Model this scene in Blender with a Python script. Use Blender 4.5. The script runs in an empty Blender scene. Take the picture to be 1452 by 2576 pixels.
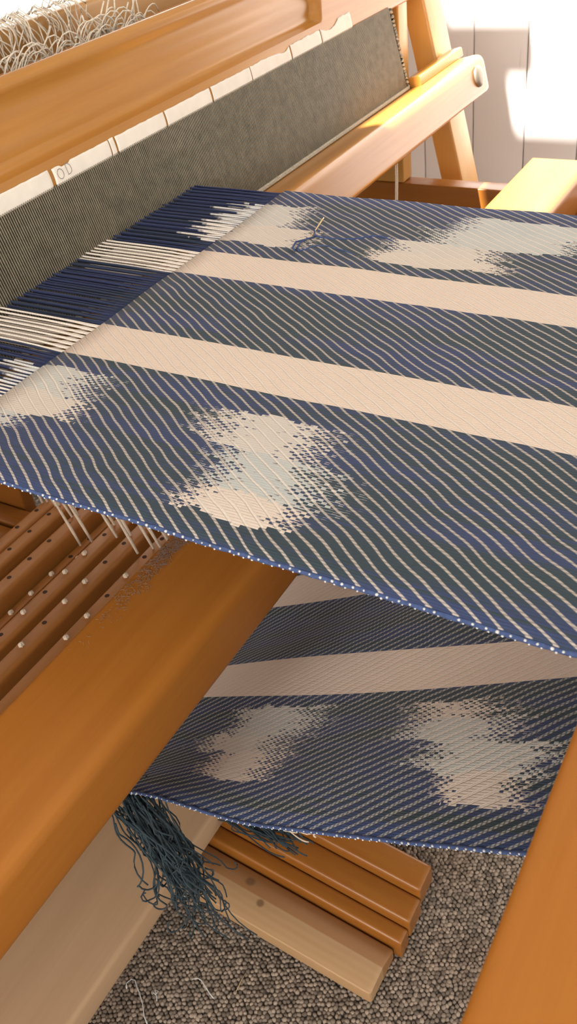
import bpy, bmesh, math, random
from mathutils import Matrix, Vector
from mathutils import noise as mnoise
random.seed(7)
S = bpy.context.scene
COL = S.collection

# ------------------------------------------------------------------ camera, world, sun, exposure
cam_d = bpy.data.cameras.new('camera')
cam = bpy.data.objects.new('camera', cam_d); COL.objects.link(cam)
S.camera = cam
FPX = 2267.0
cam_d.sensor_fit = 'VERTICAL'; cam_d.sensor_height = 36.0; cam_d.sensor_width = 36.0 * 1452 / 2576
cam_d.lens = 36.0 * FPX / 2576
cam_d.clip_start = 0.02
right = Vector((0.49334472, -0.86228582, -0.11434226))
down = Vector((-0.58625198, -0.23250924, -0.77604643))
fwd = Vector((0.6425882, 0.44989179, -0.62022398))
R3 = Matrix((right, -down, -fwd)).transposed()
cam.matrix_world = Matrix.Translation((0, 0, 1.13)) @ R3.to_4x4()
cam_d.dof.use_dof = True
cam_d.dof.focus_distance = 0.75
cam_d.dof.aperture_fstop = 20.0

world = bpy.data.worlds.new('sky'); S.world = world; world.use_nodes = True
wn = world.node_tree.nodes; wbg = wn.get('Background')
wbg.inputs[0].default_value = (1.0, 0.972, 0.925, 1); wbg.inputs[1].default_value = 1.15

SUN = Vector((0.45, -0.17, -0.86)).normalized()
sd = bpy.data.lights.new('sun', 'SUN'); sd.energy = 42.0; sd.angle = 0.014; sd.color = (1.0, 0.97, 0.93)
so = bpy.data.objects.new('sun', sd); COL.objects.link(so)
so.rotation_euler = SUN.to_track_quat('-Z', 'Y').to_euler(); so.location = (-1, -1, 4)

ad = bpy.data.lights.new('fill_light_left', 'AREA'); ad.shape = 'RECTANGLE'; ad.size = 1.55; ad.size_y = 1.5; ad.energy = 50.0; ad.color = (1.0, 0.97, 0.925)  # added fill lamp on the left, brightens the lower run of cloth
ao = bpy.data.objects.new('fill_light_left', ad); COL.objects.link(ao)
ao.location = (-1.62, -0.1, 1.22); ao.rotation_euler = Vector((1, 0, 0)).to_track_quat('-Z', 'Z').to_euler()

S.view_settings.view_transform = 'Standard'; S.view_settings.look = 'None'
S.view_settings.gamma = 1.0; S.view_settings.use_curve_mapping = False
S.view_settings.exposure = 0.0

# ------------------------------------------------------------------ node helpers
class V:
    def __init__(s, nt, sock): s.nt = nt; s.s = sock
    def _m(s, op, *a):
        n = s.nt.nodes.new('ShaderNodeMath'); n.operation = op
        for k, x in enumerate((s,) + a):
            if isinstance(x, V): s.nt.links.new(x.s, n.inputs[k])
            else: n.inputs[k].default_value = float(x)
        return V(s.nt, n.outputs[0])
    def __add__(s, o): return s._m('ADD', o)
    def __radd__(s, o): return s._m('ADD', o)
    def __sub__(s, o): return s._m('SUBTRACT', o)
    def __rsub__(s, o): return s._m('MULTIPLY', -1)._m('ADD', o)
    def __mul__(s, o): return s._m('MULTIPLY', o)
    def __rmul__(s, o): return s._m('MULTIPLY', o)
    def fract(s): return s._m('FRACT')
    def floor(s): return s._m('FLOOR')
    def abs(s): return s._m('ABSOLUTE')
    def gt(s, o): return s._m('GREATER_THAN', o)
    def lt(s, o): return s._m('LESS_THAN', o)
    def max(s, o): return s._m('MAXIMUM', o)
    def min(s, o): return s._m('MINIMUM', o)
    def step(s, a, b, smooth=True):
        n = s.nt.nodes.new('ShaderNodeMapRange')
        n.interpolation_type = 'SMOOTHSTEP' if smooth else 'LINEAR'
        s.nt.links.new(s.s, n.inputs[0])
        n.inputs[1].default_value = a; n.inputs[2].default_value = b
        return V(s.nt, n.outputs[0])

def combine(nt, x, y, z):
    n = nt.nodes.new('ShaderNodeCombineXYZ')
    for k, v in enumerate((x, y, z)):
        if isinstance(v, V): nt.links.new(v.s, n.inputs[k])
        else: n.inputs[k].default_value = v
    return n.outputs[0]
def noise(nt, vec, scale=1.0, detail=2.0, rough=0.5):
    n = nt.nodes.new('ShaderNodeTexNoise'); n.inputs['Scale'].default_value = scale
    n.inputs['Detail'].default_value = detail; n.inputs['Roughness'].default_value = rough
    nt.links.new(vec, n.inputs['Vector']); return V(nt, n.outputs[0])
def white1(nt, v):
    n = nt.nodes.new('ShaderNodeTexWhiteNoise'); n.noise_dimensions = '1D'
    nt.links.new(v.s, n.inputs['W']); return V(nt, n.outputs[0])
def mixc(nt, fac, a, b):
    n = nt.nodes.new('ShaderNodeMix'); n.data_type = 'RGBA'
    if isinstance(fac, V): nt.links.new(fac.s, n.inputs[0])
    else: n.inputs[0].default_value = fac
    for sock, c in ((n.inputs[6], a), (n.inputs[7], b)):
        if isinstance(c, tuple): sock.default_value = (*c, 1)
        else: nt.links.new(c, sock)
    return n.outputs[2]
def new_mat(name, rough=0.5, spec=0.5):
    m = bpy.data.materials.new(name); m.use_nodes = True
    b = m.node_tree.nodes['Principled BSDF']
    b.inputs['Roughness'].default_value = rough
    b.inputs['Specular IOR Level'].default_value = spec
    return m, m.node_tree, b
def bump(nt, b, h, dist, strength=1.0):
    n = nt.nodes.new('ShaderNodeBump'); n.inputs['Distance'].default_value = dist
    n.inputs['Strength'].default_value = strength
    nt.links.new(h.s, n.inputs['Height']); nt.links.new(n.outputs[0], b.inputs['Normal'])
def sep(nt, vec):
    n = nt.nodes.new('ShaderNodeSeparateXYZ'); nt.links.new(vec, n.inputs[0])
    return [V(nt, o) for o in n.outputs]
def objco(nt):
    return nt.nodes.new('ShaderNodeTexCoord').outputs['Object']
def srgb(r, g, b):
    f = lambda c: (c / 255 / 12.92) if c / 255 <= 0.04045 else ((c / 255 + 0.055) / 1.055) ** 2.4
    return (f(r), f(g), f(b))

def wood(name, light, dark, axis='X', rough=0.32, coat=0.25, scale=1.0, contrast=1.0, spec=0.5):
    m, nt, b = new_mat(name, rough, spec)
    x, y, z = sep(nt, objco(nt))
    s = {'X': (1.6, 42, 42), 'Y': (42, 1.6, 42), 'Z': (42, 42, 1.6)}[axis]
    s = [q * scale for q in s]
    n1 = noise(nt, combine(nt, x * s[0], y * s[1], z * s[2]), 1.0, 4, 0.6)
    s2 = [q * 4.5 for q in s]
    n2 = noise(nt, combine(nt, x * s2[0], y * s2[1], z * s2[2]), 1.0, 3, 0.6)
    n3 = noise(nt, combine(nt, x * 3, y * 5, z * 5), 1.0, 2)
    f = (n1 * 0.55 + n2 * 0.3 + n3 * 0.35 - 0.6) * (1.5 * contrast) + 0.5
    col = mixc(nt, f.step(0, 1, False), light, dark)
    nt.links.new(col, b.inputs['Base Color'])
    rr = n2 * 0.14 + (rough - 0.07); nt.links.new(rr.s, b.inputs['Roughness'])
    b.inputs['Coat Weight'].default_value = coat; b.inputs['Coat Roughness'].default_value = 0.22
    bump(nt, b, n2 * 0.6 + n1 * 0.4, 0.0004, 0.5)
    return m
HON_L, HON_D = (0.42, 0.162, 0.026), (0.30, 0.097, 0.011)
M = {}
M['woodX'] = wood('honey_varnished_wood_x', HON_L, HON_D, 'X', 0.40, 0.0, spec=0.22)
M['woodY'] = wood('honey_varnished_wood_y', (0.34, 0.130, 0.022), (0.22, 0.070, 0.009), 'Y', 0.3, 0.2, spec=0.35)
M['woodZ'] = wood('honey_varnished_wood_z', (0.66, 0.36, 0.10), (0.50, 0.24, 0.05), 'Z', 0.36, 0.1)
M['beater'] = wood('beater_wood', (0.50, 0.232, 0.046), (0.335, 0.128, 0.018), 'X', 0.24, 0.12, 0.8, 1.3, spec=0.35)
M['castle'] = wood('castle_wood', (0.52, 0.28, 0.075), (0.38, 0.18, 0.04), 'X', 0.4, 0.1)
M['lamm'] = wood('lamm_wood', (0.42, 0.170, 0.036), (0.29, 0.105, 0.020), 'X', 0.45, 0.05)
M['dusty'] = wood('dusty_wood', (0.45, 0.29, 0.165), (0.35, 0.21, 0.11), 'X', 0.75, 0.0)

def pine_mat():
    m, nt, b = new_mat('pine_wood', 0.5)
    x, y, z = sep(nt, objco(nt))
    n1 = noise(nt, combine(nt, x * 45, y * 2.2, z * 45), 1.0, 4, 0.6)
    w = nt.nodes.new('ShaderNodeTexWave'); w.wave_type = 'BANDS'; w.bands_direction = 'X'
    w.inputs['Scale'].default_value = 34; w.inputs['Distortion'].default_value = 2.2
    w.inputs['Detail'].default_value = 2; w.inputs['Detail Scale'].default_value = 0.6
    nt.links.new(combine(nt, x, y * 0.07, z), w.inputs['Vector'])
    f = (V(nt, w.outputs['Fac']) * 0.22 + n1 * 0.7)
    col = mixc(nt, f.step(0.2, 0.8, False), (0.46, 0.285, 0.145), (0.40, 0.23, 0.105))
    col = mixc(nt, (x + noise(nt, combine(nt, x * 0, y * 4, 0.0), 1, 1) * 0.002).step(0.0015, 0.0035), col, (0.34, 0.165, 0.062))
    for kx, ky, r in ((0.0145, 0.190, 0.0085), (-0.0045, 0.1635, 0.0065)):
        d = ((x - kx) * (x - kx) + (y - ky) * (y - ky))._m('SQRT')
        k = d.step(r, r * 0.45)
        col = mixc(nt, k * 0.75, col, (0.14, 0.07, 0.03))
    nt.links.new(col, b.inputs['Base Color'])
    bump(nt, b, f, 0.0004, 0.4)
    return m
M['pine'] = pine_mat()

def plain(name, col, rough=0.6, metal=0.0, spec=0.5, var=0.12, vs=60):
    m, nt, b = new_mat(name, rough, spec)
    n = noise(nt, objco(nt), vs, 3)
    d = tuple(c * (1 - 2 * var) for c in col); e = tuple(min(1, c * (1 + 2 * var)) for c in col)
    nt.links.new(mixc(nt, n, d, e), b.inputs['Base Color'])
    b.inputs['Metallic'].default_value = metal
    return m
M['tape'] = plain('paper_tape', (0.80, 0.72, 0.62), 0.8, var=0.06)
M['pencil'] = plain('pencil', (0.22, 0.19, 0.17), 0.7)
M['wire'] = plain('reed_wire', (0.245, 0.21, 0.148), 0.45, 0.2, var=0.2, vs=90)
M['reed_bind'] = plain('reed_binding', (0.42, 0.37, 0.28), 0.9, var=0.3, vs=400)
M['heddle'] = plain('dark_heddle', (0.014, 0.014, 0.012), 0.8, 0.0, 0.2)
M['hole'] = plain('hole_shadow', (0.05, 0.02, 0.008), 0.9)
M['cord'] = plain('braided_cord', (0.74, 0.60, 0.46), 0.9, var=0.2, vs=700)
M['thrum'] = plain('cream_cord', (0.72, 0.64, 0.52), 0.9, var=0.18, vs=500)
M['teal'] = plain('teal_yarn', (0.029, 0.046, 0.056), 0.95, var=0.35, vs=300)
M['blue'] = plain('blue_yarn', (0.045, 0.073, 0.175), 0.95, var=0.25, vs=500)
M['loop'] = plain('cream_weft', (0.60, 0.60, 0.58), 0.9)
M['creamy'] = plain('cream_yarn', (0.72, 0.58, 0.44), 0.95, var=0.2, vs=400)
M['bolt'] = plain('bolt_head', (0.24, 0.20, 0.15), 0.4, 0.4)
M['gold'] = plain('needle_brass', (0.75, 0.58, 0.34), 0.25, 0.9)
M['lint'] = plain('lint', (0.25, 0.19, 0.16), 1.0)
M['straw'] = plain('straw', (0.45, 0.33, 0.16), 0.8)
M['leaf'] = plain('leaf', (0.05, 0.10, 0.03), 0.7)
M['ceil'] = plain('sun_blocker_paint', (0.86, 0.84, 0.80), 0.9, var=0.02, vs=4)

def wall_mat():
    m, nt, b = new_mat('painted_boards', 0.55, 0.3)
    o = objco(nt); x, y, z = sep(nt, o)
    n = noise(nt, o, 5, 3); s = noise(nt, combine(nt, x * 40, y * 90, z * 6), 1, 3)
    k = s.step(0.72, 0.78)
    c = mixc(nt, n, (0.88, 0.81, 0.77), (0.92, 0.86, 0.82))
    nt.links.new(mixc(nt, k * 0.25, c, (0.55, 0.45, 0.42)), b.inputs['Base Color'])
    return m
M['wall'] = wall_mat()

# ------------------------------------------------------------------ mesh helpers
def mesh_obj(name, verts, faces, mat, parent=None, uvs=None, smooth=False):
    off = Vector((0, 0, 0))
    p = parent
    while p is not None:
        off += p.location; p = p.parent
    me = bpy.data.meshes.new(name)
    me.from_pydata([tuple(Vector(v) - off) for v in verts], [], faces)
    if uvs is not None:
        ul = me.uv_layers.new(name='UVMap')
        for l in me.loops: ul.data[l.index].uv = uvs[l.vertex_index]
    if smooth:
        for p_ in me.polygons: p_.use_smooth = True
    me.materials.append(mat)
    o = bpy.data.objects.new(name, me); COL.objects.link(o)
    if parent is not None: o.parent = parent
    return o
def empty(name, loc, label, cat, group=None):
    o = bpy.data.objects.new(name, None); COL.objects.link(o); o.location = loc
    o.empty_display_size = 0.05
    return tag(o, label, cat, group)
def tag(o, label=None, cat=None, group=None, kind=None):
    if label: o['label'] = label
    if cat: o['category'] = cat
    if group: o['group'] = group
    if kind: o['kind'] = kind
    return o
class MB:
    def __init__(s): s.v = []; s.f = []; s.uv = []
    def add(s, vs, fs, uv=None):
        n = len(s.v); s.v += vs; s.f += [tuple(i + n for i in f) for f in fs]
        if uv: s.uv += uv
    def obj(s, name, mat, parent=None, smooth=False):
        return mesh_obj(name, s.v, s.f, mat, parent, s.uv if s.uv else None, smooth)
def tube(pts, r, n=6, taper=None):
    pts = [Vector(p) for p in pts]; vs = []; fs = []
    up = Vector((0.31, 0.2, 0.93))
    for i, p in enumerate(pts):
        t = (pts[min(i + 1, len(pts) - 1)] - pts[max(i - 1, 0)])
        t = t.normalized() if t.length > 1e-9 else Vector((0, 0, 1))
        a = t.cross(up)
        if a.length < 1e-3: a = t.cross(Vector((1, 0, 0)))
        a.normalize(); b = t.cross(a)
        rr = r if taper is None else r * taper[i]
        for k in range(n):
            q = 2 * math.pi * k / n
            vs.append(p + a * math.cos(q) * rr + b * math.sin(q) * rr)
    m = len(pts)
    for i in range(m - 1):
        for k in range(n):
            k2 = (k + 1) % n
            fs.append((i * n + k, i * n + k2, (i + 1) * n + k2, (i + 1) * n + k))
    fs.append(tuple(range(n))[::-1]); fs.append(tuple(range((m - 1) * n, m * n)))
    return vs, fs
def ball(c, rx, ry, rz, nu=8, nv=5, jit=0.0):
    vs = [Vector((c[0], c[1], c[2] + rz))]; fs = []
    for i in range(1, nv):
        th = math.pi * i / nv
        for k in range(nu):
            ph = 2 * math.pi * k / nu; j = 1 + random.uniform(-jit, jit)
            vs.append(Vector((c[0] + rx * j * math.sin(th) * math.cos(ph), c[1] + ry * j * math.sin(th) * math.sin(ph), c[2] + rz * j * math.cos(th))))
    vs.append(Vector((c[0], c[1], c[2] - rz)))
    for k in range(nu):
        k2 = (k + 1) % nu
        fs.append((0, 1 + k, 1 + k2))
        for i in range(nv - 2):
            fs.append((1 + i * nu + k, 1 + (i + 1) * nu + k, 1 + (i + 1) * nu + k2, 1 + i * nu + k2))
        fs.append((1 + (nv - 2) * nu + k2, 1 + (nv - 2) * nu + k, len(vs) - 1))
    return vs, fs
def bev_box(x0, x1, y0, y1, z0, z1, bev=0.004, seg=3, tf=None):
    bm = bmesh.new(); bmesh.ops.create_cube(bm, size=1.0)
    for v in bm.verts:
        v.co = Vector(((x0 + x1) / 2 + v.co.x * (x1 - x0), (y0 + y1) / 2 + v.co.y * (y1 - y0), (z0 + z1) / 2 + v.co.z * (z1 - z0)))
    if bev > 0:
        bmesh.ops.bevel(bm, geom=bm.edges[:], offset=bev, segments=seg, profile=0.5, affect='EDGES')
    bm.verts.index_update()
    vs = [v.co.copy() for v in bm.verts]; fs = [tuple(v.index for v in f.verts) for f in bm.faces]
    bm.free()
    if tf: vs = [tf(v) for v in vs]
    return vs, fs
def auto_smooth(o, ang=0.6):
    me = o.data
    for p in me.polygons: p.use_smooth = True
    try: me.set_sharp_from_angle(angle=ang)
    except Exception: pass
    return o
def box_obj(name, dims, mat, parent, bev=0.004, tf=None, seg=3):
    vs, fs = bev_box(*dims, bev, seg, tf)
    return auto_smooth(mesh_obj(name, vs, fs, mat, parent))
def extrude(profile, coords, axis_pts):
    """profile: list of 2D points; coords(u, p, q) -> Vector; axis_pts list of u"""
    n = len(profile); vs = []; fs = []
    for u in axis_pts:
        for p, q in profile: vs.append(coords(u, p, q))
    for i in range(len(axis_pts) - 1):
        for k in range(n):
            k2 = (k + 1) % n
            fs.append((i * n + k, i * n + k2, (i + 1) * n + k2, (i + 1) * n + k))
    fs.append(tuple(range(n))[::-1]); fs.append(tuple(range((len(axis_pts) - 1) * n, len(axis_pts) * n)))
    return vs, fs
def round_poly(pts, radii, seg=4):
    out = []
    n = len(pts)
    for i in range(n):
        p = Vector(pts[i]); a = Vector(pts[i - 1]); b = Vector(pts[(i + 1) % n]); r = radii[i]
        if r <= 0: out.append(tuple(p)); continue
        da = (a - p).normalized(); db = (b - p).normalized()
        s = p + da * r; e = p + db * r
        for k in range(seg + 1):
            t = k / seg
            q = s * (1 - t) ** 2 + p * 2 * t * (1 - t) + e * t ** 2
            out.append((q.x, q.y))
    return out
def smoothstep(a, b, x):
    t = max(0, min(1, (x - a) / (b - a))); return t * t * (3 - 2 * t)
# beater plane: leans back; (x, a, b): a = depth behind the reed plane, b = height along the lean from warp level
BU = Vector((0, 0.2288, 0.9735)); BW = Vector((0, 0.9735, -0.2288)); BO = Vector((0, 0.665, 0.78))
def BT(v): return BO + Vector((v[0], 0, 0)) + BW * v[1] + BU * v[2]

# ------------------------------------------------------------------ the room
fl = mesh_obj('floor', [(-1.6, -1.6, 0), (2.1, -1.6, 0), (2.1, 3.4, 0), (-1.6, 3.4, 0)], [(0, 1, 2, 3)], None or M['lint'])
def carpet_mat(name):
    m, nt, b = new_mat(name, 0.95, 0.2)
    at = nt.nodes.new('ShaderNodeAttribute'); at.attribute_name = 'tone'
    o = objco(nt); big = noise(nt, o, 7, 3)
    f = V(nt, at.outputs['Fac'])
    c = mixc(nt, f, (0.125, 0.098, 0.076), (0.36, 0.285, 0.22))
    c = mixc(nt, big.step(0.45, 0.75) * 0.5, c, (0.20, 0.125, 0.085))
    nt.links.new(c, b.inputs['Base Color'])
    return m
def floor_mat():
    m, nt, b = new_mat('carpet_ground', 0.95, 0.2)
    v = nt.nodes.new('ShaderNodeTexVoronoi'); v.inputs['Scale'].default_value = 190
    nt.links.new(objco(nt), v.inputs['Vector'])
    d = V(nt, v.outputs['Distance'])
    nt.links.new(mixc(nt, d.step(0.2, 0.7), (0.22, 0.18, 0.15), (0.06, 0.05, 0.04)), b.inputs['Base Color'])
    bump(nt, b, d._m('MULTIPLY', -1), 0.003)
    return m
fl.data.materials.clear(); fl.data.materials.append(floor_mat()); tag(fl, kind='structure')
def carpet():
    vs = []; fs = []; tone = []
    st = 0.0056
    y = -0.02; row = 0
    while y < 0.95:
        x = 0.02 + (row % 2) * st / 2
        while x < 1.0:
            cx = x + random.uniform(-1, 1) * 0.0012; cy = y + random.uniform(-1, 1) * 0.0012
            r = 0.0030 * random.uniform(0.85, 1.15); h = 0.0042 * random.uniform(0.7, 1.2)
            ang = random.uniform(0, 6.28); t = random.random()
            n = len(vs); ex = random.uniform(1.0, 1.35)
            for (rr, zz) in ((1.0, -0.001), (0.86, h * 0.62)):
                for k in range(6):
                    q = 2 * math.pi * k / 6
                    ax, ay = math.cos(q) * r * rr * ex, math.sin(q) * r * rr
                    vs.append((cx + ax * math.cos(ang) - ay * math.sin(ang), cy + ax * math.sin(ang) + ay * math.cos(ang), zz))
            vs.append((cx, cy, h))
            for k in range(6):
                k2 = (k + 1) % 6
                fs.append((n + k, n + k2, n + 6 + k2, n + 6 + k)); fs.append((n + 6 + k, n + 6 + k2, n + 12))
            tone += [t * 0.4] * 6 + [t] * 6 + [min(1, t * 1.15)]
            x += st
        y += st * 0.87; row += 1
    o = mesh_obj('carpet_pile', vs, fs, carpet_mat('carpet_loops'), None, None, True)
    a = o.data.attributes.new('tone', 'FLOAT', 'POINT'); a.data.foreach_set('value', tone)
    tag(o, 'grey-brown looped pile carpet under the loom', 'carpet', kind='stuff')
carpet()

wr = box_obj('wall_right', (2.112, 2.16, -0.9, 3.2, 0, 2.3), M['wall'], None, 0)
tag(wr, kind='structure')
pv, pf = bev_box(-0.012, 0.0, -0.0601, 0.0601, 0.0, 2.3, 0.0025, 2)
pm = None
for k in range(-12, 19):
    yc = 0.91 + 0.1225 * k + 0.06125
    if pm is None:
        o = mesh_obj('plank', pv, pf, M['wall']); auto_smooth(o); pm = o.data
    else:
        o = bpy.data.objects.new('plank', pm); COL.objects.link(o)
    o.location = (2.112, yc, 0.0); o.parent = wr
wb = box_obj('wall_back', (-1.6, 2.16, 3.2, 3.25, 0, 2.3), M['wall'], None, 0); tag(wb, kind='structure')
# unseen left wall; its opening is added to hold the fill lamp
mb = MB()
for (y0, y1, z0, z1) in ((-1.6, -0.9, 0, 2.3), (0.7, 3.25, 0, 2.3), (-0.9, 0.7, 0, 0.45), (-0.9, 0.7, 2.0, 2.3)):
    vs, fs = bev_box(-1.66, -1.6, y0, y1, z0, z1, 0); mb.add(vs, fs)
tag(mb.obj('wall_left', M['wall']), kind='structure')
# unseen roof sheet added to block the sun; openings shaped to cast its patches
def sun_blocker_ceiling():
    xs = [-1.6, 0.39, 0.87, 1.112, 1.197, 1.231, 1.65, 2.16]; ys = [-1.6, 0.25, 0.71, 0.847, 0.895, 0.957, 0.987, 1.057, 1.177, 1.66, 2.95, 3.25]
    def is_hole(x, y):
        return ((0.39 < x < 0.87 and (0.71 < y < 0.847 or 0.895 < y < 0.957)) or (1.112 < x < 1.197 and 0.25 < y < 1.057) or
                (1.197 < x < 1.231 and 0.25 < y < 0.987) or (1.231 < x < 1.65 and 0.25 < y < 1.177) or (1.112 < x < 1.65 and 1.66 < y < 2.95))
    mb = MB()
    for i in range(len(xs) - 1):
        for j in range(len(ys) - 1):
            if is_hole((xs[i] + xs[i + 1]) / 2, (ys[j] + ys[j + 1]) / 2): continue
            vs, fs = bev_box(xs[i], xs[i + 1], ys[j], ys[j + 1], 2.3, 2.36, 0); mb.add(vs, fs)
    tag(mb.obj('sun_blocker_ceiling', M['ceil']), kind='structure')
sun_blocker_ceiling()

# ------------------------------------------------------------------ loom frame
LB = Vector((0.6, 0.6, 0.0))
loom = empty('floor_loom', LB, 'honey-coloured wooden floor loom standing on grey-brown carpet', 'loom')
def beamX(name, x0, x1, y0, y1, z0, z1, rad, mat, parent, radii=None):
    pr = round_poly([(y0, z0), (y1, z0), (y1, z1), (y0, z1)], radii or [rad] * 4, 5)
    d = 0.006
    us = [x0, x0 + 0.002, x0 + d, x1 - d, x1 - 0.002, x1]; cy, cz = (y0 + y1) / 2, (z0 + z1) / 2
    n = len(pr); vs = []; fs = []
    for i, u in enumerate(us):
        sh = {0: d, 1: 0.0018, 4: 0.0018, 5: d}.get(i, 0)
        for p, q in pr:
            l = Vector((p - cy, q - cz)); kx = max(0, 1 - sh / ((y1 - y0) / 2)); kz = max(0, 1 - sh / ((z1 - z0) / 2))
            vs.append(Vector((u, cy + l.x * kx, cz + l.y * kz)))
    for i in range(len(us) - 1):
        for k in range(n):
            k2 = (k + 1) % n
            fs.append((i * n + k, i * n + k2, (i + 1) * n + k2, (i + 1) * n + k))
    fs.append(tuple(range(n))[::-1]); fs.append(tuple(range((len(us) - 1) * n, len(us) * n)))
    return auto_smooth(mesh_obj(name, vs, fs, mat, parent), 0.7)
bb = beamX('breast_beam', -0.34, 1.547, 0.371, 0.473, 0.533, 0.600, 0, M['woodX'], loom, [0.012, 0.006, 0.005, 0.014])
beamX('front_beam', -0.34, 1.547, -0.036, 0.051, 0.648, 0.7775, 0, M['woodX'], loom, [0.012, 0.012, 0.008, 0.015])
box_obj('side_rail', (1.5, 1.537, -0.03, 1.35, 0.465, 0.556), M['woodY'], loom, 0.003)
box_obj('castle_upright', (1.5, 1.537, 0.692, 0.775, 0.5565, 1.16), M['woodZ'], loom, 0.003)
box_obj('castle_beam', (-0.34, 1.497, 0.842, 0.872, 0.80, 0.962), M['castle'], loom, 0.006)
box_obj('front_post', (1.5, 1.537, -0.02, 0.045, 0.0, 0.65), M['woodZ'], loom, 0.003)
box_obj('rear_leg', (1.5, 1.537, 0.692, 0.775, 0.0, 0.4645), M['woodZ'], loom, 0.003)
box_obj('lower_rail', (-0.34, 1.498, 0.494, 0.640, 0.122, 0.160), M['dusty'], loom, 0.006)['label'] = 'dusty pale brown lower cross rail'
box_obj('rear_cross_board', (-0.34, 1.2, 1.02, 1.05, 0.375, 0.52), M['woodX'], loom, 0.004)
for (xa, xb, zt) in ((0.674, 0.709, 0.300), (0.640, 0.668, 0.298), (0.604, 0.634, 0.296)):
    box_obj('treadle_bracket', (xa, xb, 0.935, 1.35, zt - 0.03, zt), M['woodY'], loom, 0.003)
box_obj('bracket_cheek', (0.712, 0.735, 1.0, 1.35, 0.27, 0.42), M['woodY'], loom, 0.003)
# lint on the breast beam
mb = MB()
for i in range(4200):
    cx = random.gauss(0.50, 0.06); cy = 0.468 - abs(random.gauss(0, 0.028))
    if cy < 0.40 or not (0.30 < cx < 0.75): continue
    if mnoise.noise(Vector((cx * 45, cy * 45, 0))) + 1.2 * (cy - 0.45) / 0.023 < 0.15: continue
    a = random.uniform(0, 6.28); l = random.uniform(0.001, 0.0045)
    p0 = Vector((cx, cy, 0.6004)); d = Vector((math.cos(a), math.sin(a), 0)) * l
    p1 = p0 + d * 0.5 + Vector((random.uniform(-1, 1) * l * .3, random.uniform(-1, 1) * l * .3, random.uniform(0.0002, 0.001)))
    vs, fs = tube([p0, p1, p0 + d], 0.00013, 3); mb.add(vs, fs)
o = mb.obj('lint', M['lint'], bb); tag(o, kind='stuff'); o['label'] = 'grey lint fibres caught on the beam'

# ------------------------------------------------------------------ beater
beater = empty('beater', (0.6, 0.62, 0.70), 'swinging wooden beater holding the steel reed behind the cloth', 'beater')
XE = 1.598
def topbar():
    def depth(b):
        pts = [(0.097, 0), (0.1005, 0.0075), (0.104, 0.0125), (0.108, 0.0145), (0.112, 0.0140), (0.118, 0.0125), (0.125, 0.0125), (0.132, 0.0150), (0.140, 0.0185), (0.148, 0.0200), (0.155, 0.0185), (0.160, 0.0160), (0.165, 0.0125), (0.170, 0.0105), (0.18, 0.0115)]
        for (p, q), (r, s) in zip(pts, pts[1:]):
            if p <= b <= r: return q + (s - q) * (b - p) / (r - p)
        return 0.0
    bl = [0.067, 0.0672, 0.068, 0.0695, 0.072, 0.075, 0.085, 0.095, 0.097, 0.0985, 0.1005, 0.104, 0.108, 0.112, 0.118, 0.125, 0.132, 0.14, 0.148, 0.155, 0.160, 0.165, 0.170, 0.1745, 0.1775, 0.179]
    r = 0.008
    xs = [-0.34 + 0.06 * i for i in range(26)] + [1.20 + 0.0025 * i for i in range(40)] + [1.32, 1.45, XE]
    vs = []; fs = []
    for x in xs:
        for b in bl:
            a0 = 0.0
            if b < 0.075: a0 = r - math.sqrt(max(0, r * r - (0.075 - b) ** 2))
            if b > 0.171: a0 = 0.009 - math.sqrt(max(0, 0.009 ** 2 - (b - 0.171) ** 2))
            xe = 1.236 + 0.034 * (b - 0.097) / 0.08
            g = smoothstep(0.0, 0.010, xe - x)
            vs.append(BT((x, a0 + depth(b) * g, b)))
        for (a, b) in ((0.040, 0.179), (0.045, 0.174), (0.045, 0.070), (0.042, 0.067)): vs.append(BT((x, a, b)))
    n = len(bl) + 4
    for i in range(len(xs) - 1):
        for k in range(n):
            k2 = (k + 1) % n
            fs.append((i * n + k, (i + 1) * n + k, (i + 1) * n + k2, i * n + k2))
    fs.append(tuple(range(n))); fs.append(tuple(range((len(xs) - 1) * n, len(xs) * n))[::-1])
    return auto_smooth(mesh_obj('top_bar', vs, fs, M['beater'], beater), 0.75)
topbar()
pr = round_poly([(-0.063, -0.113), (0.012, -0.113), (0.012, -0.051), (-0.063, -0.051)], [0.008, 0.004, 0.003, 0.016], 6)
def race():
    us = [(-0.34, 1), (1.612, 1), (1.620, 0.985), (1.6245, 0.95), (1.6265, 0.88)]
    vs = []; fs = []; n = len(pr)
    for u, k in us:
        for p, q in pr: vs.append(BT((u, -0.0255 + (p + 0.0255) * k, -0.082 + (q + 0.082) * k)))
    for i in range(len(us) - 1):
        for k in range(n):
            k2 = (k + 1) % n
            fs.append((i * n + k, i * n + k2, (i + 1) * n + k2, (i + 1) * n + k))
    fs.append(tuple(range(n))[::-1]); fs.append(tuple(range((len(us) - 1) * n, len(us) * n)))
    return auto_smooth(mesh_obj('shuttle_race', vs, fs, M['beater'], beater), 0.7)
race()
pr2 = round_poly([(-0.02, -0.0508), (0.006, -0.0508), (0.006, -0.036), (-0.02, -0.036)], [0.001, 0.001, 0.004, 0.004], 3)
vs, fs = extrude(pr2, lambda u, p, q: BT((u, p, q)), [1.455, 1.55, 1.640])
auto_smooth(mesh_obj('batten', vs, fs, M['beater'], beater))
box_obj('sword', (1.6, 1.673, 0.0128, 0.054, -0.62, 0.33), M['woodZ'], beater, 0.004, BT)
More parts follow.
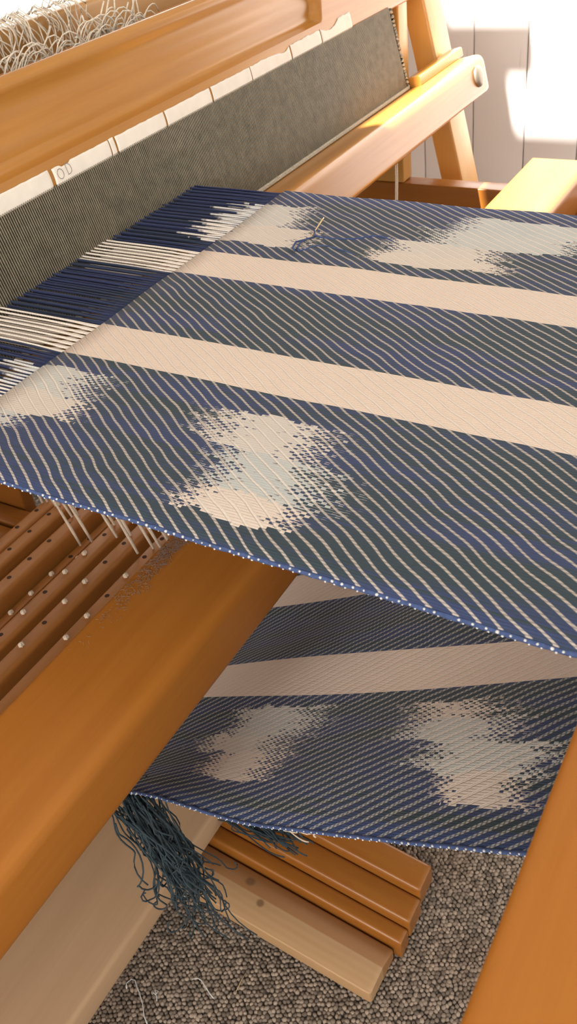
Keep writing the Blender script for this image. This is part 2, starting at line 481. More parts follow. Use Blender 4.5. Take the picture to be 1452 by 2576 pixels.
# bolt head (domed) on the race
mb = MB(); nr = 20
rings = [(0.0175, -0.0632), (0.0172, -0.0650), (0.0155, -0.0672), (0.011, -0.0690), (0.005, -0.0699)]
for r, a in rings:
    for k in range(nr):
        q = 2 * math.pi * k / nr; mb.v.append(BT((1.583 + r * math.cos(q), a, -0.080 + r * math.sin(q))))
for i in range(len(rings) - 1):
    for k in range(nr):
        k2 = (k + 1) % nr; mb.f.append((i * nr + k, i * nr + k2, (i + 1) * nr + k2, (i + 1) * nr + k))
mb.f.append(tuple(range((len(rings) - 1) * nr, len(rings) * nr)))
o = mb.obj('bolt_head', M['bolt'], beater, True); o['label'] = 'round domed metal bolt head'
# reed
reed = mesh_obj('reed', *bev_box(0.02, 1.446, -0.004, 0.008, -0.0505, -0.0455, 0.0012, 2, BT), M['reed_bind'], beater)
reed['label'] = 'fine steel reed with grey bound edge'
mb = MB(); x = 0.03
while x < 1.442:
    w = 0.00038
    j = random.uniform(-0.00012, 0.00012); br = 1
    vs, fs = bev_box(x - w + j, x + w + j, -0.0012, 0.0014, -0.046, 0.0735, 0, 1, BT); mb.add(vs, fs)
    x += 0.0029
o = mb.obj('wires', M['wire'], reed); tag(o, kind='stuff')
pts = [(1.447 + 0.0012 * math.sin(i * 1.9), 0.0, -0.049 + 0.118 * i / 60) for i in range(61)]
vs, fs = tube([BT(p) for p in pts], 0.0032, 6, [1 + 0.22 * math.sin(i * 2.1) for i in range(61)])
mesh_obj('edge_binding', vs, fs, M['reed_bind'], reed, None, True)
# paper tape pieces stuck along the lower lip of the top bar
tapes = [(0.50, 0.651, 0.0895, 0), (0.656, 0.745, 0.0885, 1), (0.7475, 0.7545, 0.089, 0), (0.7575, 0.845, 0.0885, 0), (0.849, 0.940, 0.0885, 0), (0.944, 1.032, 0.0885, 0), (1.035, 1.134, 0.0885, 0), (1.138, 1.220, 0.0895, 0), (1.224, 1.316, 0.0925, 2)]
for ti, (x0, x1, bt, kind) in enumerate(tapes):
    nx = max(3, int((x1 - x0) / 0.0035)); nb = 8; vs = []; fs = []
    for side in (0, 1):
        off = 0.0012 if side == 0 else 0.00025
        for i in range(nx + 1):
            t = i / nx; x = x0 + (x1 - x0) * t
            top = bt + 0.0011 * mnoise.noise(Vector((x * 120, ti * 3.1, 0))) * (0.6 if ti < 6 else 1.2)
            if kind == 1: top -= 0.002 * (0.14 < t < 0.30)
            if kind == 2: top -= 0.0085 * max(0, 1 - ((t - 0.28) / 0.34) ** 2)
            if ti == 6: top -= 0.003 * smoothstep(0.6, 0.8, t) * (1 - smoothstep(0.93, 1.0, t))
            b0 = 0.0715
            for k in range(nb + 1):
                b = b0 + (top - b0) * k / nb
                xx = x + 0.0018 * math.sin((b - b0) / 0.018 * 2.2) * (1 if ti % 2 else 0.7)
                a0 = 0.008 - math.sqrt(max(0, 0.008 ** 2 - (0.075 - b) ** 2)) if b < 0.075 else 0
                vs.append(BT((xx, a0 - off, b)))
    W = nb + 1; H = (nx + 1) * W
    for i in range(nx):
        for k in range(nb):
            q = (i * W + k, (i + 1) * W + k, (i + 1) * W + k + 1, i * W + k + 1)
            fs.append(q); fs.append(tuple(H + j for j in q[::-1]))
    rim = [i * W for i in range(nx + 1)] + [nx * W + k for k in range(1, W)] + [i * W + nb for i in range(nx - 1, -1, -1)] + [k for k in range(nb - 1, 0, -1)]
    for p_, q_ in zip(rim, rim[1:] + rim[:1]): fs.append((q_, p_, H + p_, H + q_))
    o = mesh_obj('paper_tape', vs, fs, M['tape'], beater, None, True)
    if kind == 1:
        o['label'] = 'paper tape with pencilled letters OD'
        mb = MB()
        ring = [BT((0.6665 + 0.0042 * math.cos(q), -0.0014, 0.0808 + 0.0048 * math.sin(q))) for q in [2 * math.pi * i / 20 for i in range(21)]]
        mb.add(*tube(ring, 0.00032, 4))
        dd = [(0.0, -0.0048), (0.0, 0.0052), (-0.0012, 0.0055), (0.003, 0.0056), (0.0058, 0.0035), (0.0066, 0.0), (0.0056, -0.003), (0.003, -0.0046), (-0.0006, -0.0046)]
        mb.add(*tube([BT((0.6765 + p, -0.0014, 0.0815 + q)) for p, q in dd], 0.00032, 4))
        mb.obj('pencil_lettering', M['pencil'], o)

# ------------------------------------------------------------------ the cloth: colours of warp and weft as functions of (u across, v along)
TH = 0.00225
BLOBS = [  # u0, u1, v0, v1, jag low, jag high, cool
    (0.722, 0.765, 0.455, 0.566, 0.035, 0.055, 0.2), (0.765, 0.822, 0.490, 0.572, 0.03, 0.045, 0.6),
    (0.717, 0.738, 0.250, 0.372, 0.03, 0.02, 0.1), (0.738, 0.766, 0.268, 0.362, 0.035, 0.03, 0.3), (0.766, 0.800, 0.205, 0.330, 0.035, 0.04, 0.8), (0.800, 0.835, 0.185, 0.313, 0.03, 0.03, 0.9),
    (0.372, 0.392, 0.515, 0.60, 0.03, 0.03, 0.7), (0.392, 0.420, 0.468, 0.60, 0.03, 0.05, 0.2), (0.420, 0.456, 0.485, 0.580, 0.045, 0.04, 0.7),
    (0.342, 0.366, 0.247, 0.318, 0.03, 0.03, 0.0), (0.366, 0.410, 0.258, 0.320, 0.055, 0.04, 0.9), (0.410, 0.451, 0.275, 0.350, 0.045, 0.05, 0.4),
    (0.436, 0.460, -0.425, -0.375, 0.06, 0.07, 0.2), (0.412, 0.436, -0.430, -0.345, 0.05, 0.06, 0.9), (0.382, 0.412, -0.395, -0.300, 0.05, 0.04, 0.9), (0.354, 0.382, -0.368, -0.310, 0.03, 0.035, 0.15),
    (0.424, 0.464, -0.665, -0.570, 0.04, 0.06, 0.9), (0.398, 0.424, -0.685, -0.590, 0.05, 0.07, 0.5), (0.362, 0.398, -0.645, -0.575, 0.04, 0.05, 0.1)]
def cloth_mat(name, woven):
    m, nt, b = new_mat(name, 0.95, 0.15)
    uvn = nt.nodes.new('ShaderNodeUVMap'); uvn.uv_map = 'UVMap'
    u, v, _ = sep(nt, uvn.outputs[0])
    un = u * (1 / TH); i = un.floor(); uf = un.fract(); uc = (i + 0.5) * TH
    r1 = white1(nt, i); r2 = white1(nt, i + 0.37)
    alt = (i * 0.5).fract() * 2 - 0.5        # -0.5 / +0.5 for even / odd threads
    alt2 = (i * (1 / 3)).fract()
    rg = white1(nt, (i * 0.2 + 0.1).floor() + 0.61)
    jag = (r1 - 0.5) * 0.7 + (rg - 0.5) * 1.0
    jj = ((v + (noise(nt, combine(nt, u * 60, v * 60, 5.0), 1.0, 1) - 0.5) * 0.002) * (1 / 0.0036)).floor()
    wnz = nt.nodes.new('ShaderNodeTexWhiteNoise'); wnz.noise_dimensions = '2D'
    nt.links.new(combine(nt, i, jj, 0.0), wnz.inputs['Vector'])
    thr = (i * 0.5 + jj * 0.5).fract() * (0.75 if woven else 0.1) + V(nt, wnz.outputs['Value']) * (0.42 if woven else 0.0) + 0.06
    if woven: thr = thr - ((uf - 0.5).abs() * 2)._m('POWER', 2.0) * 0.30 + 0.08
    if not woven: jag = (r1 - 0.5) * 2.6 + (r2 - 0.5) * 0.6
    s1 = uc.gt(0.6445) * uc.lt(0.6945); s2 = uc.gt(0.4795) * uc.lt(0.5335)
    stripe = s1.max(s2)
    white = None; cool = None
    ucw = uc + (noise(nt, combine(nt, uc * 40, v * 30, 9.0), 1.0, 2) - 0.5) * 0.022
    for (u0, u1, v0, v1, j0, j1, cl) in BLOBS:
        if not woven and v1 > 0.5: v1 = v1 - 0.012
        lo = (v - v0 + jag * j0 * 0.40) * (0.85 / j0) + 0.5; hi = (v * -1 + v1 - jag * j1 * 0.40) * (0.85 / j1) + 0.5
        k = ucw.gt(u0) * ucw.lt(u1) * (lo.min(hi) - thr).step(-0.09, 0.09)
        white = k if white is None else white.max(k)
        cool = k * cl if cool is None else cool.max(k * cl)
    fine = noise(nt, combine(nt, u * 900, v * 900, 0.0), 1.0, 2)
    big = noise(nt, combine(nt, uc * 55, v * 7, r2 * 0.8), 1.0, 2)
    dark = mixc(nt, (big + v.step(0.05, 0.55, False) * 0.10 - 0.05 + v.lt(-0.1) * 0.10 - uc.step(0.34, 0.46) * 0.03 + uc.step(0.78, 0.86) * 0.15).step(0.40, 0.62), (0.042, 0.061, 0.074), (0.046, 0.063, 0.135))
    if not woven: dark = mixc(nt, 0.55, dark, (0.012, 0.016, 0.062))
    else:
        edge = uc.gt(0.848) + v.lt(-0.15) * uc.lt(0.335); dark = mixc(nt, edge * 0.7, dark, (0.045, 0.072, 0.18))
    wn_ = noise(nt, combine(nt, uc * 30, v * 12, 3.0), 1.0, 2)
    cream = mixc(nt, fine, (0.73, 0.58, 0.465), (0.80, 0.655, 0.535))
    coolc = mixc(nt, wn_, (0.42, 0.47, 0.47), (0.58, 0.60, 0.56))
    wc = mixc(nt, (cool * 0.75 + white * 0.2).min(1.0), cream, coolc)
    if not woven: wc = mixc(nt, cool * 0.7, (0.80, 0.72, 0.63), (0.50, 0.55, 0.60))
    if not woven: white = white * (alt * -1).gt(0.0).max(r2.gt(0.78))
    warp = mixc(nt, stripe.max(white), dark, wc)
    if woven:
        wob = noise(nt, combine(nt, u * 26, v * 26, 0.0), 1.0, 1) - 0.5
        ph = ((v - u * 1.55) * (1 / 0.0139) + wob * 0.6)
        f = ph.fract(); d = (f - 0.5).abs() * 2
        low = v.lt(-0.15)
        hw = low * 0.16 + 0.235 + wob * 0.10
        wft = (d - hw).step(0.07, -0.07)
        bead = ((uf - 0.5).abs() * 2).step(1.0, 0.35)
        vis = wft * (bead * 0.6 + 0.4)
        vn = (v * (1 / 0.00348)); vf = ((vn.fract() - 0.5).abs() * 2)
        vis = vis * (1 - low * vf.step(0.3, 0.95) * 0.75)
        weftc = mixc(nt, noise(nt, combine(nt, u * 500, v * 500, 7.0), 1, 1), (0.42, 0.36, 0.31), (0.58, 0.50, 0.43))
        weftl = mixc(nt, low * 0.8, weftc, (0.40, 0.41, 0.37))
        isw = stripe.max(white)
        weft = mixc(nt, isw, weftl, (0.76, 0.67, 0.58))
        col = mixc(nt, vis, warp, weft)
        # fine noise darkens the yarn colours in small flecks
        grey = mixc(nt, fine, (0.62, 0.62, 0.62), (1.0, 1.0, 1.0))
        mul = nt.nodes.new('ShaderNodeMix'); mul.data_type = 'RGBA'; mul.blend_type = 'MULTIPLY'
        mul.inputs[0].default_value = 0.55
        nt.links.new(col, mul.inputs[6]); nt.links.new(grey, mul.inputs[7])
        nt.links.new(mul.outputs[2], b.inputs['Base Color'])
        rnd = 1 - ((uf - 0.5).abs() * 2)._m('POWER', 2.0)
        h = rnd * 0.35 * (1 - wft) + (1 - wft) * 0.45 + vis * 0.12 + fine * 0.18
        bump(nt, b, h, 0.0011, 0.9)
    else:
        tw = (v * 320 + u * 400).fract()
        sh = mixc(nt, tw * 0.14, warp, (0.01, 0.01, 0.02))
        nt.links.new(sh, b.inputs['Base Color'])
    b.inputs['Sheen Weight'].default_value = 0.08
    return m
M['web'] = cloth_mat('woven_web', True)
M['warp'] = cloth_mat('warp_yarn', False)
cloth = empty('handwoven_cloth', (0.59, 0.05, 0.78), 'blue and cream striped twill cloth with ikat patches stretched across the loom', 'cloth')
U0, U1 = 0.321, 0.861
def lower_z(y): return 0.6285 - 0.57 * y
path = [(0.5436 - i * 0.02, 0.780) for i in range(25)]           # Y, Z
path += [(0.045, 0.780), (0.02, 0.7802), (-0.010, 0.7800), (-0.028, 0.776), (-0.037, 0.766), (-0.0385, 0.75), (-0.0385, 0.70), (-0.0385, 0.665), (-0.035, 0.650), (-0.028, 0.6435)]
ylow = [0.0 + 0.02 * i for i in range(33)]
path += [(y, lower_z(y)) for y in ylow]
cum = []; tot = 0.0
for i, p in enumerate(path):
    if i: tot += math.hypot(p[0] - path[i - 1][0], p[1] - path[i - 1][1])
    cum.append(0.5436 - tot)
# make v match -0.16 - (Y + .03) * 1.146 on the lower run
iL = len(path) - len(ylow)
def vlow(y): return -0.16 - (y + 0.03) * 1.151
for k in range(iL, len(path)): cum[k] = vlow(path[k][0])
nu = 54; vs = []; uv = []; fs = []
def cloth_pt(i, u):
    y, z = path[i]
    if i >= iL:
        e = u - U0
        z += 0.036 * smoothstep(0.30, 0.46, y) * math.exp(-(e / 0.07) ** 1.5) if e > -0.01 else 0.036
        z += 0.004 * math.sin(u * 30 + y * 11)
        z -= 0.006 * smoothstep(0.15, 0.4, y) * math.exp(-((u - 0.60) / 0.05) ** 2)
    else:
        if y > 0.06:
            z += 0.0012 * mnoise.noise(Vector((u * 14, y * 14, 0)))
            z -= 0.003 * smoothstep(0.03, 0.0, u - U0) * 1.0 * smoothstep(0.54, 0.48, y)
    return Vector((u, y, z))
for i in range(len(path)):
    for k in range(nu + 1):
        u = U0 + (U1 - U0) * k / nu
        if i < iL: uu = u + 0.0008 * mnoise.noise(Vector((path[i][0] * 40, k * 0.01, 2)))
        else: uu = u
        vs.append(cloth_pt(i, uu)); uv.append((u, cum[i]))
for i in range(len(path) - 1):
    for k in range(nu):
        a = i * (nu + 1) + k
        fs.append((a, a + 1, a + nu + 2, a + nu + 1))
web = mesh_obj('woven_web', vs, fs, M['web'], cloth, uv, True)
sm = web.modifiers.new('thickness', 'SOLIDIFY'); sm.thickness = 0.0018; sm.offset = -1
# selvedges with the cream weft turning round the edge
def resample(P, step):
    out = [P[0]]; acc = 0
    for a, b in zip(P, P[1:]):
        L = (b - a).length; d = step - acc
        while d <= L: out.append(a.lerp(b, d / L)); d += step
        acc = (acc + L) % step
    return out
for u, sgn in ((U0, -1), (U1, 1)):
    P = [cloth_pt(i, u) + Vector((sgn * 0.0004, 0, -0.0006)) for i in range(len(path))]
    Q = resample(P, 0.006)
    Q = [q + Vector((random.uniform(-1, 1) * 0.00025, 0, random.uniform(-1, 1) * 0.00025)) for q in Q]
    sv = mesh_obj('selvedge', *tube(Q, 0.00165, 6, [1 + 0.14 * math.sin(i * 2.3) for i in range(len(Q))]), M['blue'], cloth, None, True)
    mb = MB()
    Q2 = resample(P, 0.0070)
    for i, q in enumerate(Q2):
        t = (Q2[min(i + 1, len(Q2) - 1)] - Q2[max(i - 1, 0)]).normalized()
        nrm = t.cross(Vector((1, 0, 0))) * (1 if i < 0 else 1)
        big = random.uniform(0.6, 1.05)
        for (dz, s) in ((0.0009, 1.0), (-0.0010, 0.8)):
            if random.random() < 0.12: continue
            c = q + t * random.uniform(-0.0008, 0.0008) + Vector((sgn * 0.0012, 0, 0)) + t.cross(Vector((sgn, 0, 0))) * 0 + Vector((0, 0, dz)) + t * (0.0022 if dz < 0 else 0)
            mb.add(*ball(c, 0.00105 * big * s, 0.0011 * big * s, 0.00095 * big * s, 6, 4, 0.15))
    o = mb.obj('weft_loops', M['loop'], sv, True); tag(o, kind='stuff')
# unwoven warp between fell and reed, thread by thread
nt_ = int(round((U1 - U0) / TH))
k0 = int(math.ceil(U0 / TH))
for n in range(nt_):
    i = k0 + n; u = (i + 0.5) * TH
    if u > U1 - 0.0005: break
    iswhite = (0.4795 < u < 0.5335 or 0.6445 < u < 0.6945)
    lift = (0.0016, -0.0010, 0.0004, -0.0016)[i % 4] if not iswhite else (0.0022, 0.0008, -0.0085)[i % 3]
    lift += random.uniform(-0.0006, 0.0006)
    jx = random.uniform(-0.0003, 0.0003)
    P = []; vv = []
    for y in (0.540, 0.556, 0.575, 0.60, 0.625, 0.650, 0.672, 0.74):
        t = (y - 0.5436) / 0.12
        P.append((u + jx * min(1, max(0, t)), y, 0.7795 + lift * min(1.0, max(0, t * 3)) + 0.004 * max(0, t - 1) * (1 if lift > 0 else -1))); vv.append(y)
    tv, tf = tube(P, 0.00112 if not iswhite else 0.00095, 5)
    uvs = []
    for y in vv: uvs += [(u, y)] * 5
    mesh_obj('warp_thread', tv, tf, M['warp'], cloth, uvs, True)

# fringe tassels of the cloth's starting end
def strand(p0, length, lean, curl, n=14, amp=0.008):
    pts = []; p0 = Vector(p0); ph = random.uniform(0, 6.28); ph2 = random.uniform(0, 6.28); ph3 = random.uniform(0, 6.28)
    d = Vector(lean).normalized()
    for i in range(n + 1):
        t = i / n
        A = amp * (0.25 + 0.75 * t)
        off = Vector((math.sin(ph + t * curl), math.sin(ph2 + t * curl * 1.15), 0.5 * math.sin(ph3 + t * curl * 0.9))) * A
        off -= Vector((math.sin(ph), math.sin(ph2), 0.5 * math.sin(ph3))) * amp * 0.25
        pts.append(p0 + d * length * t + off)
    return pts
t1 = empty('yarn_tassel', (0.0, 0, 0), None, None); t1.parent = cloth; t1.location = Vector((0.325, 0.452, 0.39)) - cloth.location
t1['label'] = 'dark teal bundle of tangled yarn ends'
def wpos(o):
    v = Vector((0, 0, 0))
    while o is not None: v += o.location; o = o.parent
    return v
for i in range(110):
    p0 = (0.322 + random.gauss(0, 0.012), 0.455 + random.gauss(0, 0.008), 0.398 + random.uniform(-0.02, 0.01))
    L = random.triangular(0.07, 0.235, 0.15)
    if i < 5: L = random.uniform(0.22, 0.30)
    pts = strand(p0, L, (random.gauss(0.06, 0.085), random.gauss(-0.16, 0.085), -1), random.uniform(5, 13), 16, random.uniform(0.004, 0.011))
    if random.random() < 0.55 and i >= 5:
        e = pts[-1]; rr = random.uniform(0.005, 0.011); sg = random.choice((-1, 1)); tw = random.uniform(0, 6.28)
        for q in range(1, 9):
            a = q / 8 * math.pi * random.uniform(1.1, 1.5)
            h = rr * (1 - math.cos(a)) * sg
            pts.append(e + Vector((h * math.cos(tw), h * math.sin(tw), -rr * math.sin(a) * 1.2)))
    mesh_obj('strand', *tube(pts, random.uniform(0.00075, 0.0010), 5), M['teal'], t1, None, True)
t2 = empty('yarn_tassel', (0, 0, 0), None, None); t2.parent = cloth; t2.location = Vector((0.47, 0.47, 0.15)) - cloth.location
t2['label'] = 'teal and cream yarn ends lying on the treadles'
for i in range(80):
    cr = i % 5 == 0
    p0 = Vector((0.474 + random.gauss(0, 0.008) + (0.024 if cr else 0), 0.505 + random.gauss(0, 0.010) - (0.052 if cr else 0), 0.148 + random.uniform(-0.010, 0.006) - (0.014 if cr else 0)))
    L = random.uniform(0.035, 0.065) if cr else random.triangular(0.04, 0.135, 0.085)
    pts = strand(p0, L, (random.gauss(0.09, 0.07), -1, random.gauss(-0.42, 0.05)), random.uniform(5, 11), 12, 0.005)
    pts = [Vector((p.x, p.y, max(p.z, 0.064 + 0.146 * (p.y - 0.26)))) for p in pts]
    mesh_obj('strand', *tube(pts, random.uniform(0.0008, 0.0011), 5), M['creamy'] if cr else M['teal'], t2, None, True)

# ------------------------------------------------------------------ needle and darning yarn on the cloth
nd = mesh_obj('needle', *tube([(0.744, 0.4485, 0.7825), (0.752, 0.4485, 0.7842), (0.762, 0.4485, 0.7868), (0.769, 0.4485, 0.7890), (0.775, 0.4485, 0.7908), (0.778, 0.4485, 0.7917)], 0.0008, 8, [0.35, 0.8, 1, 1.35, 1.35, 0.6]), M['gold'], None, None, True)
tag(nd, 'brass-coloured needle stuck into the cloth near its far edge', 'needle')
yn = MB()
yn.add(*tube([(0.757, 0.4485, 0.7865), (0.751, 0.445, 0.7840), (0.7515, 0.436, 0.7825), (0.753, 0.425, 0.782), (0.755, 0.412, 0.7822), (0.760, 0.40, 0.782), (0.768, 0.391, 0.782), (0.770, 0.383, 0.782), (0.766, 0.374, 0.782), (0.762, 0.366, 0.7818)], 0.0009, 6))
yn.add(*tube([(0.751, 0.445, 0.783), (0.741, 0.449, 0.784), (0.731, 0.451, 0.7845), (0.722, 0.449, 0.783), (0.717, 0.445, 0.7822), (0.722, 0.441, 0.782), (0.732, 0.436, 0.782), (0.735, 0.425, 0.782), (0.732, 0.412, 0.782), (0.728, 0.398, 0.782), (0.724, 0.388, 0.7815)], 0.0009, 6))
yn.add(*tube([(0.742, 0.451, 0.783), (0.730, 0.455, 0.785), (0.720, 0.453, 0.784), (0.715, 0.448, 0.783)], 0.001, 6))
tag(yn.obj('darning_yarn', M['blue'], None, True), 'loose blue yarn threaded through the needle on the cloth', 'yarn')

# ------------------------------------------------------------------ harness frames behind the beater
for hi, (hy, zt) in enumerate(((0.790, 0.934), (0.815, 0.926))):
    h = empty('harness_frame', (0.6, hy, 0.57), ['wooden harness frame just behind the beater with cord ends on its bar', 'wooden harness frame second behind the beater under the castle beam'][hi], 'harness', 'harness frames behind the beater')
    box_obj('heddle_bar', (-0.2, 1.47, hy - 0.009, hy + 0.009, zt - 0.035, zt), M['woodX'], h, 0.003)
    box_obj('lower_bar', (-0.2, 1.47, hy - 0.009, hy + 0.009, 0.56, 0.59), M['woodX'], h, 0.003)
    mb = MB(); x = 0.0 + hi * 0.0013
    while x < 1.46:
        vs, fs = bev_box(x - 0.0008, x + 0.0008, hy - 0.0012, hy + 0.0012, 0.585, zt - 0.03, 0); mb.add(vs, fs); x += 0.0027
    tag(mb.obj('heddles', M['heddle'], h), kind='stuff')
    if hi == 0:
        # curling cream cord ends along the bar
        for i in range(64):
            x = 0.62 + random.random() ** 0.85 * 0.33
            y0 = hy - 0.010 + random.uniform(-0.006, 0.002)
            L = random.uniform(0.035, 0.085); sgn = random.choice((-1, 1, 1)); c = random.uniform(0.6, 1.6)
            pts = []
            for q in range(9):
                t = q / 8; a = t * 2.6 * c
                pts.append((x + sgn * L * 0.55 * (1 - math.cos(a)) * 0.6, y0 - 0.006 * math.sin(t * 3) + random.uniform(-.0006, .0006), zt - 0.012 + L * 0.42 * math.sin(a) + 0.004 * t))
            mesh_obj('cord_end', *tube(pts, 0.00085, 5), M['thrum'], h, None, True)
        for i in range(9):
            x = 0.86 + i * 0.012; L = random.uniform(0.03, 0.055); le = random.uniform(-0.6, 0.8)
            pts = [(x + le * L * (q / 7) ** 1.4, hy - 0.011, zt - 0.008 + L * q / 7 * (1 - 0.25 * abs(le) * q / 7)) for q in range(8)]
            mesh_obj('cord_end', *tube(pts, 0.0010, 5), M['thrum'], h, None, True)
        pts = [(0.66 + 0.24 * q / 24, hy - 0.013 + 0.002 * math.sin(q * 1.7), zt + 0.004 + 0.0035 * math.sin(q * 0.9)) for q in range(25)]
        mesh_obj('cord_end', *tube(pts, 0.0012, 5), M['thrum'], h, None, True)
# cream cord ends hanging over the castle beam
ce = empty('hanging_cord_ends', (0.8, 0.838, 0.962), 'row of cream cord ends draped over the castle beam top edge', 'cord')
for i in range(62):
    x = 0.735 + random.random() ** 1.2 * 0.185; L = random.uniform(0.02, 0.062); k = random.uniform(-0.35, 0.75)
    yb = 0.838 - random.uniform(0, 0.006)
    pts = [(x - 0.01 * random.random(), 0.852, 0.966), (x, 0.846, 0.969 + random.uniform(0, 0.008)), (x + 0.003, yb, 0.966)]
    for q in range(1, 7):
        t = q / 6; pts.append((x + 0.003 + k * L * t + 0.006 * math.sin(t * 4 + i), yb - 0.003 * math.sin(t * 3.1), 0.966 - L * t))
    mesh_obj('cord_end', *tube(pts, 0.00085, 5), M['thrum'], ce, None, True)
pts = [(0.955, 0.846, 0.9632), (0.960, 0.840, 0.9632), (0.966, 0.8395, 0.9615), (0.968, 0.839, 0.956), (0.968, 0.8395, 0.948), (0.969, 0.8395, 0.942)]
tag(mesh_obj('thread_scrap', *tube([(p[0] + 0.06, p[1], p[2]) for p in pts], 0.0008, 5), M['thrum'], None, None, True), 'single short white thread hanging over the castle beam', 'thread')

# ------------------------------------------------------------------ lamms with holes and knots
LAMMS = [  # y, width, z top, mat, hole x list (knots marked)
    (0.857, 0.020, 0.400, [(0.629, 0), (0.590, 0), (0.553, 1), (0.510, 0)]),
    (0.834, 0.020, 0.400, [(0.629, 0), (0.590, 0), (0.551, 0), (0.512, 0)]),
    (0.794, 0.022, 0.400, [(0.665, 0), (0.624, 0), (0.585, 0), (0.547, 0), (0.509, 0)]),
    (0.771, 0.0115, 0.378, [(0.628, 0), (0.589, 0), (0.552, 1), (0.513, 1), (0.476, 1), (0.442, 1)]),
    (0.758, 0.0115, 0.378, [(0.631, 0), (0.590, 1), (0.555, 0), (0.517, 0), (0.479, 0)]),
    (0.731, 0.022, 0.400, [(0.664, 0), (0.624, 0), (0.584, 1), (0.546, 1), (0.507, 0), (0.469, 1), (0.429, 0)]),
    (0.695, 0.022, 0.400, [(0.659, 0), (0.620, 0), (0.581, 0), (0.542, 1), (0.504, 1), (0.466, 0), (0.427, 1)]),
    (0.653, 0.022, 0.400, [(0.647, 0), (0.609, 0), (0.571, 1), (0.533, 0), (0.496, 1), (0.458, 1)])]
ORD = ['farthest', 'second farthest', 'third farthest', 'upper narrow', 'lower narrow', 'third nearest', 'second nearest', 'nearest']
for li, (y, w, zt, hl) in enumerate(LAMMS):
    lab = {3: 'narrow sunken lamm bar, the one farther from the breast beam', 4: 'narrow sunken lamm bar, the one nearer the breast beam'}.get(li, 'wide drilled lamm bar under the cloth, %s from the breast beam' % ORD[li])
    lm = empty('lamm', (0.45, y, zt - 0.05), lab, 'lamm', 'drilled lamm bars under the cloth')
    hgt = 0.05 if w > 0.015 else 0.03
    pr_ = round_poly([(y - w / 2, zt - hgt), (y + w / 2, zt - hgt), (y + w / 2, zt), (y - w / 2, zt)], [0.002, 0.002, 0.0035 if w > .015 else 0.001, 0.006 if w > .015 else 0.001], 4)
    vs, fs = extrude(pr_, lambda u, p, q: Vector((u, p, q)), [-0.1, 0.4, 0.95])
    auto_smooth(mesh_obj('bar', vs, fs, M['lamm'], lm), 0.8)
    yo = w * 0.16 if w > .015 else 0
    for hx, kn in hl:
        c = Vector((hx, y + yo, zt))
        nn = 12; mb = MB()
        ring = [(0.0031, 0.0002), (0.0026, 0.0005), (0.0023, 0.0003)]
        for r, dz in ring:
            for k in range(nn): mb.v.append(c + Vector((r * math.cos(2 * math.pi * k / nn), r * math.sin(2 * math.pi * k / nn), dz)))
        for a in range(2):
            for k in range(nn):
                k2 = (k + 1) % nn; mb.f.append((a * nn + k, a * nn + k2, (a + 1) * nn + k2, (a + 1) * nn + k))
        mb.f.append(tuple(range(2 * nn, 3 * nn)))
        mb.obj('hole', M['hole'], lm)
        if kn:
            mb = MB()
            mb.add(*ball(c + Vector((-0.001, -0.0005, 0.0018)), 0.0037, 0.0033, 0.0028, 10, 6, 0.06))
            for rr in range(3):
                a = rr * 1.1
                mb.add(*tube([c + Vector((-0.001 + 0.0035 * math.cos(q) * math.cos(a), -0.0005 + 0.0031 * math.cos(q) * math.sin(a), 0.0018 + 0.0030 * math.sin(q))) for q in [2 * math.pi * s / 12 for s in range(13)]], 0.0007, 4))
            mb.obj('cord_knot', M['cord'], lm, True)
# tie-up cords rising from the lamms towards the harness frames
CORDS = [(0.645, 0.863, 0), (0.649, 0.858, 0), (0.646, 0.840, 1), (0.650, 0.836, 1), (0.637, 0.801, 2), (0.643, 0.795, 2), (0.612, 0.772, 3), (0.622, 0.760, 4), (0.641, 0.739, 5), (0.645, 0.734, 5), (0.626, 0.714, 5), (0.637, 0.699, 6), (0.611, 0.668, 6), (0.626, 0.655, 7), (0.631, 0.648, 7), (0.645, 0.645, 7)]
ORDN = ['leftmost', 'second from the left', 'third from the left', 'fourth from the left', 'fifth from the left', 'sixth from the left', 'seventh from the left', 'eighth from the left',
        'eighth from the right', 'seventh from the right', 'sixth from the right', 'fifth from the right', 'fourth from the right', 'third from the right', 'second from the right', 'rightmost']
for ci, (x, y, li) in enumerate(CORDS):
    zt = LAMMS[li][2]
    top = Vector((x - 0.004, min(y + 0.085, 0.90), 0.64))
    pts = []
    for q in range(10):
        t = q / 9; pts.append(Vector((x, y, zt + 0.0008)).lerp(top, t) + Vector((0.0008 * math.sin(t * 9 + ci), 0, 0)))
    c = mesh_obj('tie_up_cord', *tube(pts, 0.0020, 6, [1 + 0.10 * ((q % 2) * 2 - 1) for q in range(10)]), M['cord'], None, None, True)
    tag(c, 'cream braided cord below the near cloth edge, %s in the row' % ORDN[ci], 'cord', 'tie-up cords rising from the lamms')
hc = MB()
for dx in (0, 0.006):
    hc.add(*tube([(1.285 + dx, 0.606, 0.672), (1.284 + dx, 0.606, 0.64), (1.279 + dx, 0.606, 0.60), (1.272 + dx, 0.606, 0.52)], 0.0013, 5))
tag(hc.obj('tie_up_cord', M['cord'], None, True), 'doubled white cord hanging below the shuttle race beyond the cloth', 'cord')

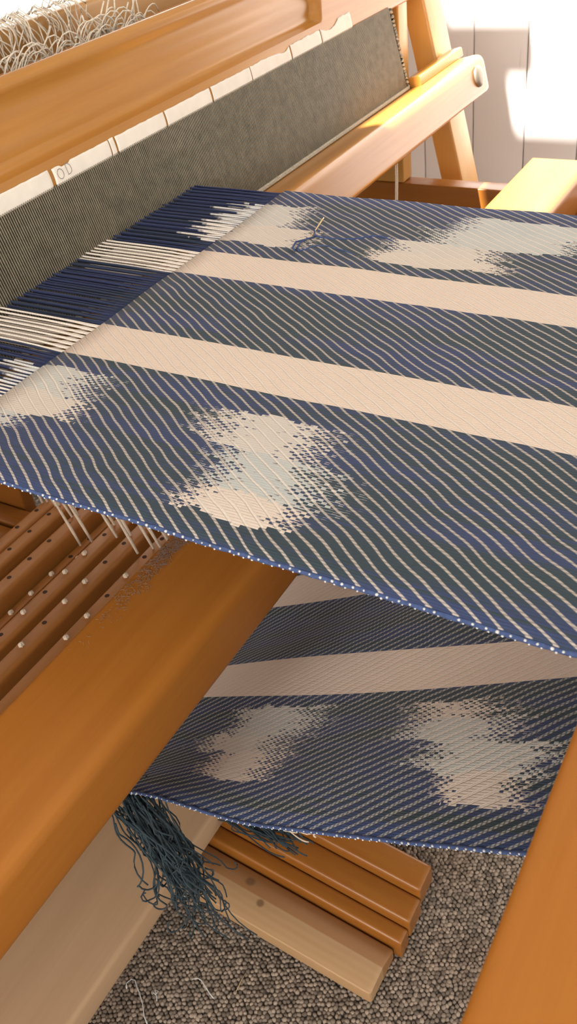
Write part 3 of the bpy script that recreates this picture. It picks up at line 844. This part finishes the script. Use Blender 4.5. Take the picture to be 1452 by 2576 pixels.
# ------------------------------------------------------------------ treadles
SL = math.tan(math.radians(8.3))
def treadle(name, label, x0, x1, y0, zt, h, mat, prof=None, rad=0.005):
    t = empty(name, ((x0 + x1) / 2, y0, max(zt - h, 0)), label, 'treadle', 'treadles on the carpet')
    base = prof or round_poly([(x0, -h), (x1, -h), (x1, 0), (x0, 0)], [0.002, 0.002, rad, rad], 4)
    us = [0, 0.0015, 0.006, 0.3, 0.85]
    vs = []; fs = []; n = len(base); cx = (x0 + x1) / 2
    for ui, u in enumerate(us):
        k = (0.93, 0.985, 1, 1, 1)[ui]
        for p, q in base:
            vs.append(Vector((cx + (p - cx) * k, y0 + u, zt + u * SL + -h / 2 + (q + h / 2) * k)))
    for i in range(len(us) - 1):
        for k in range(n):
            k2 = (k + 1) % n
            fs.append((i * n + k, (i + 1) * n + k, (i + 1) * n + k2, i * n + k2))
    fs.append(tuple(range(n))); fs.append(tuple(range((len(us) - 1) * n, len(us) * n))[::-1])
    auto_smooth(mesh_obj('board', vs, fs, mat, t), 0.7)
    return t
px0, px1 = 0.391, 0.4555
pp = round_poly([(px0, -0.0245), (px1, -0.030), (px1, -0.0105), (px0 + 0.034, 0.0012), (px0, -0.0005)], [0.002, 0.002, 0.004, 0.0, 0.002], 3)
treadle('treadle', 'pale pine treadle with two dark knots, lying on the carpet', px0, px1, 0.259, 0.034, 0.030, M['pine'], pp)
treadle('treadle', 'varnished orange treadle directly beside the pale pine treadle', 0.4575, 0.479, 0.250, 0.040, 0.036, M['woodY'])
treadle('treadle', 'varnished orange treadle in the middle of the three glossy ones', 0.4795, 0.514, 0.248, 0.055, 0.036, M['woodY'])
treadle('treadle', 'varnished orange treadle farthest from the pale pine treadle', 0.5145, 0.5525, 0.249, 0.071, 0.036, M['woodY'])

# ------------------------------------------------------------------ scraps on the carpet
def scrap(pts, mat, label, cat='thread', r=0.0007):
    tag(mesh_obj('yarn_scrap', *tube([(x, y, 0.006 + 0.001 * (i % 2)) for i, (x, y) in enumerate(pts)], r, 5), mat, None, None, True), label, cat, 'yarn scraps on the carpet')
scrap([(0.271, 0.536), (0.276, 0.540), (0.283, 0.538), (0.284, 0.532), (0.279, 0.526), (0.275, 0.519), (0.266, 0.507), (0.255, 0.496), (0.250, 0.488)], M['loop'], 'long hooked white thread scrap on the carpet by the lower rail')
scrap([(0.283, 0.505), (0.282, 0.499), (0.287, 0.498), (0.286, 0.503), (0.281, 0.497), (0.277, 0.493)], M['loop'], 'tiny knotted white thread scrap beside the long hooked one')
scrap([(0.318, 0.469), (0.322, 0.463), (0.322, 0.457), (0.318, 0.449), (0.314, 0.440), (0.311, 0.432)], M['loop'], 'bent white thread scrap alone in the middle of the carpet')
scrap([(0.356, 0.413), (0.345, 0.413), (0.331, 0.412)], M['straw'], 'straw-coloured straight scrap on the carpet nearest the pine treadle', 'straw', 0.0005)
